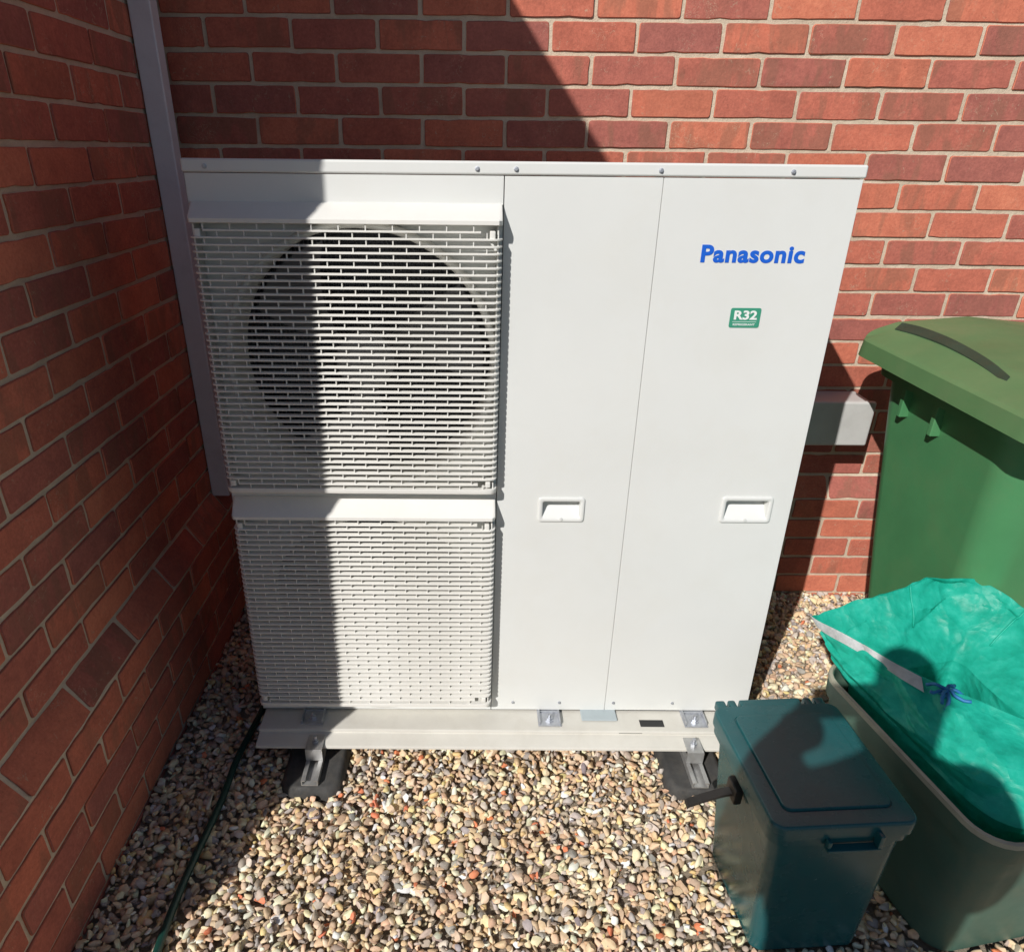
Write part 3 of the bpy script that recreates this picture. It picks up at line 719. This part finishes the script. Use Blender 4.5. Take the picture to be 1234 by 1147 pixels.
# ------------------------------------------------------------------ food caddy
CA = empty('food_caddy', (1.466, -1.205, 0), (0, 0, math.radians(3.6))); tag(CA, 'dark teal lidded food caddy with black handle beside the heat pump rail', 'caddy')
def ca(z, wx, wy, r, dx=0, dy=0): return [(x+dx, y+dy, z) for x, y in rrect(0, 0, wx, wy, r, 6)]
bm = bmesh.new()
loft(bm, [ca(.0, .212, .225, .022, .022, -.004), ca(.008, .218, .231, .024, .022, -.004), ca(.33, .240, .274, .026, .004), ca(.345, .242, .276, .026), ca(.347, .256, .292, .026), ca(.372, .258, .294, .026)], True, True)
bm_obj('body', bm, M['caddy'], CA, smooth=True, angle=40)
bm = bmesh.new()
loft(bm, [ca(.366, .263, .299, .024), ca(.389, .263, .299, .023), ca(.394, .259, .295, .021), ca(.396, .253, .289, .019), ca(.396, .202, .234, .016), ca(.3945, .2005, .2325, .0155), ca(.3945, .1985, .2305, .015), ca(.3995, .196, .228, .014), ca(.4005, .192, .224, .013), ca(.4005, .10, .12, .012)], True, True)
ld = bm_obj('lid', bm, M['caddy'], CA, smooth=True, angle=40)
bm = bmesh.new()
for x0, x1 in ((-.118, -.098), (-.092, -.076), (-.068, .062), (.07, .086), (.092, .112)): add_box(bm, x0, x1, .139, .166, .374, .395, bev=.004)
bm_obj('hinge', bm, M['caddy'], CA, smooth=True, angle=40)
bm = bmesh.new()
for b in ((-.035, .06, -.164, -.148, .345, .352), (.052, .06, -.164, -.148, .352, .382), (-.035, -.028, -.160, -.148, .352, .368)): add_box(bm, *b, bev=.002)
bm_obj('latch', bm, M['caddy'], CA, smooth=True, angle=40)
bm = bmesh.new(); add_box(bm, -.134, -.118, -.015, .026, .296, .332, bev=.003); bm_obj('pivot', bm, M['black'], CA, smooth=True, angle=40)
bm = bmesh.new()
R = []
for x, y, z in ((-.128, .004, .315), (-.150, .012, .300), (-.180, .024, .272), (-.200, .032, .252), (-.203, .033, .246)):
    R.append([(x, y-.009, z-.003), (x, y+.009, z-.003), (x, y+.009, z+.003), (x, y-.009, z+.003)])
loft(bm, R); bm_obj('handle', bm, M['black'], CA, smooth=True, angle=50)

# ------------------------------------------------------------------ hose and twig on the gravel
bm = bmesh.new(); HPTS = []
ctrl = [(.235,-1.75),(.222,-1.5),(.213,-1.34),(.209,-1.22),(.222,-1.06),(.226,-.95),(.222,-.86),(.236,-.74),(.25,-.55),(.24,-.35),(.23,-.10)]
for a, b in zip(ctrl, ctrl[1:]):
    for k in range(6):
        t = k/6; x = a[0]+(b[0]-a[0])*t; y = a[1]+(b[1]-a[1])*t; HPTS.append((x, y, .011+.002*math.sin(y*21)))
sm = [HPTS[0]]+[tuple(sum(HPTS[j][c] for j in range(max(0,i-3), min(len(HPTS), i+4)))/(min(len(HPTS), i+4)-max(0,i-3)) for c in range(3)) for i in range(1, len(HPTS)-1)]+[HPTS[-1]]
add_tube(bm, sm, .0085, 10); hs = bm_obj('garden_hose', bm, M['hose'], None, smooth=True, angle=60)
tag(hs, 'dark green hose running along the gravel beside the shaded brick wall', 'hose')
bm = bmesh.new(); add_tube(bm, [(.205,-1.018,.022),(.203,-.995,.024),(.200,-.968,.020)], [.004,.0045,.003], 6)
tag(bm_obj('stick', bm, M['twig'], None, smooth=True), 'small pale stick lying on the shaded gravel next to the hose', 'stick')

# ------------------------------------------------------------------ gravel
rg = np.random.default_rng(4)
def proto(seed):
    bm = bmesh.new(); bmesh.ops.create_icosphere(bm, subdivisions=2, radius=1.0)
    off = Vector((seed*3.7, seed*1.3, seed*9.1)); q = random.Random(seed)
    cuts = [(Vector((q.gauss(0,1), q.gauss(0,1), q.gauss(0,1))).normalized(), q.uniform(.50, .86)) for _ in range(9)]
    for v in bm.verts:
        p = v.co.normalized()
        for nn, d in cuts:
            s_ = p.dot(nn)
            if s_ > d: p = p-nn*(s_-d)*.95
        v.co = p*(1+.20*noise.noise(p*1.3+off)+.08*noise.noise(p*3.1+off))
    V = np.array([v.co[:] for v in bm.verts]); F = np.array([[v.index for v in f.verts] for f in bm.faces]); bm.free(); return V, F
PRO = [proto(i) for i in range(28)]
def inside(x, y):
    if x < PL+.004 or y > -PL-.002: return True
    for fx, fy0, fy1 in ((.433, -.972, -.36), (1.392, -.966, -.36)):
        if abs(x-fx) < .060+.010*math.sin(y*60) and fy0+.008 < y < fy1: return True
    for e, wx, wy, ox, oy in ((CA, .108, .115, .022, -.004), (RB, .16, .215, 0, 0)):
        c, s = math.cos(-e.rotation_euler.z), math.sin(-e.rotation_euler.z); dx, dy = x-e.location.x, y-e.location.y
        lx, ly = dx*c-dy*s-ox, dx*s+dy*c-oy
        if abs(lx) < wx and abs(ly) < wy: return True
    if 2.03 < x < 2.36 and -.75 < y < -.41: return True
    return False
PAL = np.array([(.46,.36,.23),(.50,.41,.28),(.36,.28,.19),(.42,.32,.20),(.29,.25,.21),(.22,.205,.195),(.27,.255,.24),(.34,.31,.27),(.17,.165,.165),(.40,.28,.19),(.38,.31,.23),(.55,.48,.36),(.60,.55,.45),(.45,.34,.17),(.42,.145,.075),(.31,.23,.165),(.45,.36,.26),(.24,.21,.17)])
PW = np.array([10,11,9,8,7,4.5,6,8,2.2,6,9,7,4.5,4,1.6,8,7,4.]); PW /= PW.sum()
VV, FF, CC = [], [], []; nv = 0
def lay(spacing, z0, zj, keep, smin, smax):
    global nv
    y = -1.72
    while y < -.03:
        x = .03
        xmax = 2.5 if y > -1.5 else 2.1
        while x < xmax:
            px, py = x+rg.uniform(-.5,.5)*spacing, y+rg.uniform(-.5,.5)*spacing; x += spacing
            if py > -.72 and .42 < px < 1.55 and py < -.1: 
                if rg.random() > .25: continue
            if rg.random() > keep or inside(px, py): continue
            a = rg.uniform(smin, smax)*rg.choice([.7, 1, 1.15, 1.5], p=[.28,.36,.25,.11]); b = a*rg.uniform(.42, .92); c = a*rg.uniform(.30, .68)
            V, F = PRO[rg.integers(len(PRO))]
            M3 = Matrix.Rotation(rg.uniform(0, 6.283), 3, 'Z') @ Matrix.Rotation(rg.normal(0, .5), 3, 'X') @ Matrix.Rotation(rg.normal(0, .5), 3, 'Y') @ Matrix.Diagonal((a, b, c))
            R_ = np.array(M3); P = V@R_.T
            z = z0+rg.uniform(-zj, zj)
            if abs(px-.22) < .017 and z > 0: continue
            P += (px, py, z)
            VV.append(P); FF.append(F+nv); nv += len(P)
            col = PAL[rg.choice(len(PAL), p=PW)]*rg.uniform(1.4, 2.1)*np.array([1.03,.975,.95]); col = np.clip(col+rg.normal(0, .008, 3), .02, .8)
            CC.append(np.broadcast_to(np.append(col, 1), (len(P), 4)))
        y += spacing
lay(.0172, -.009, .003, .99, .0095, .0140)
lay(.0172, .0005, .0035, .94, .0075, .0128)
lay(.028, .008, .003, .34, .0066, .0118)
VV = np.concatenate(VV); FF = np.concatenate(FF); CC = np.concatenate(CC)
me = bpy.data.meshes.new('gravel'); me.vertices.add(len(VV)); me.vertices.foreach_set('co', VV.astype(np.float32).ravel())
me.loops.add(len(FF)*3); me.loops.foreach_set('vertex_index', FF.astype(np.int32).ravel())
me.polygons.add(len(FF)); me.polygons.foreach_set('loop_start', np.arange(0, len(FF)*3, 3, dtype=np.int32))
me.update(calc_edges=True); me.shade_smooth(); me.set_sharp_from_angle(angle=math.radians(48))
ca_ = me.color_attributes.new('stone', 'FLOAT_COLOR', 'POINT'); ca_.data.foreach_set('color', CC.astype(np.float32).ravel())
gv = mobj('gravel', me, M['gravel']); tag(gv, 'loose mixed buff and grey gravel covering the ground', 'gravel', kind='stuff')
print('gravel tris', len(FF))

# ------------------------------------------------------------------ photographer behind the camera (throws the shadow on caddy and sack)
def person():
    J = {}; E_ = []
    def j(n, p, r, par=None):
        J[n] = (len(J), Vector(p), r)
        if par: E_.append((J[par][0], J[n][0]))
    bx, by = .845, -2.445
    j('pelvis', (bx, by, .93), (.215, .15)); j('belly', (bx-.01, by+.01, 1.06), (.215, .14), 'pelvis'); j('chest', (bx, by+.02, 1.27), (.20, .13), 'belly')
    j('neck', (bx, by+.04, 1.455), (.058, .058), 'chest'); j('jaw', (bx+.012, by+.085, 1.545), (.062, .072), 'neck'); j('head', (bx+.015, by+.095, 1.635), (.075, .09), 'jaw'); j('crown', (bx+.015, by+.09, 1.70), (.060, .07), 'head')
    for s, nm in ((-1, 'l'), (1, 'r')):
        j('sh'+nm, (bx+s*.165, by+.03, 1.39), (.07, .07), 'chest'); j('el'+nm, (bx+(.235 if s > 0 else -.275), by+.075, 1.09), (.060, .060), 'sh'+nm)
        j('wr'+nm, (.822+s*(.105 if s > 0 else .128), -2.240, 1.335), (.040, .040), 'el'+nm); j('pa'+nm, (.822+s*.074, -2.225, 1.385), (.034, .026), 'wr'+nm)
        j('hip'+nm, (bx+s*.09, by, .86), (.095, .10), 'pelvis'); j('kn'+nm, (bx+s*.10, by+.02, .48), (.062, .065), 'hip'+nm)
        j('an'+nm, (bx+s*.11, by-.01, .09), (.042, .045), 'kn'+nm); j('to'+nm, (bx+s*.13, by+.15, .035), (.042, .030), 'an'+nm)
        j('pb'+nm, (.822+s*.032, -2.222, 1.372), (.024, .018), 'pa'+nm)
        for k in range(4):
            z = 1.388+k*.018
            j('f%d%s' % (k, nm), (.822+s*.082, -2.206, z), (.009, .009), 'pa'+nm); j('g%d%s' % (k, nm), (.822+s*.060, -2.2125, z+.004), (.008, .008), 'f%d%s' % (k, nm))
        j('t0'+nm, (.822+s*.074, -2.232, 1.392), (.011, .011), 'pa'+nm); j('t1'+nm, (.822+s*.050, -2.236, 1.400), (.009, .009), 't0'+nm)
    me = bpy.data.meshes.new('person'); me.from_pydata([v[1] for v in J.values()], E_, []); me.update()
    o = bpy.data.objects.new('tmp', me); COL.objects.link(o); mod = o.modifiers.new('skin', 'SKIN'); mod.use_smooth_shade = True
    for i, (_, p, r) in enumerate(J.values()): me.skin_vertices[0].data[i].radius = r
    for i in range(len(me.skin_vertices[0].data)): me.skin_vertices[0].data[i].use_root = (i == 0)
    o.modifiers.new('sub', 'SUBSURF').levels = 2
    bpy.context.view_layer.update()
    m2 = bpy.data.meshes.new_from_object(o.evaluated_get(bpy.context.evaluated_depsgraph_get())); bpy.data.objects.remove(o)
    m2.name = 'person'; m2.materials.clear(); m2.materials.append(M['cloth']); m2.materials.append(M['skin']); m2.materials.append(M['hair'])
    for p in m2.polygons:
        c = p.center
        if c.z > 1.47 and abs(c.x-bx) < .12: p.material_index = 2 if (c.z > 1.64 or c.y < by+.06) else 1
        elif c.y > -2.275 and c.z > 1.29: p.material_index = 1
    o = mobj('person', m2, None); tag(o, 'person in dark clothes standing behind the camera holding a phone', 'person')
person()
ph = box_obj('smartphone', (-.0775, .0775, -.037, .037, -.004, .004), M['black'], bev=.003)
ph.rotation_euler = cam.rotation_euler; ph.location = Vector(cam.location)+cam.rotation_euler.to_matrix() @ Vector((0, 0, .009))
tag(ph, 'black phone held sideways by the person behind the camera', 'phone')
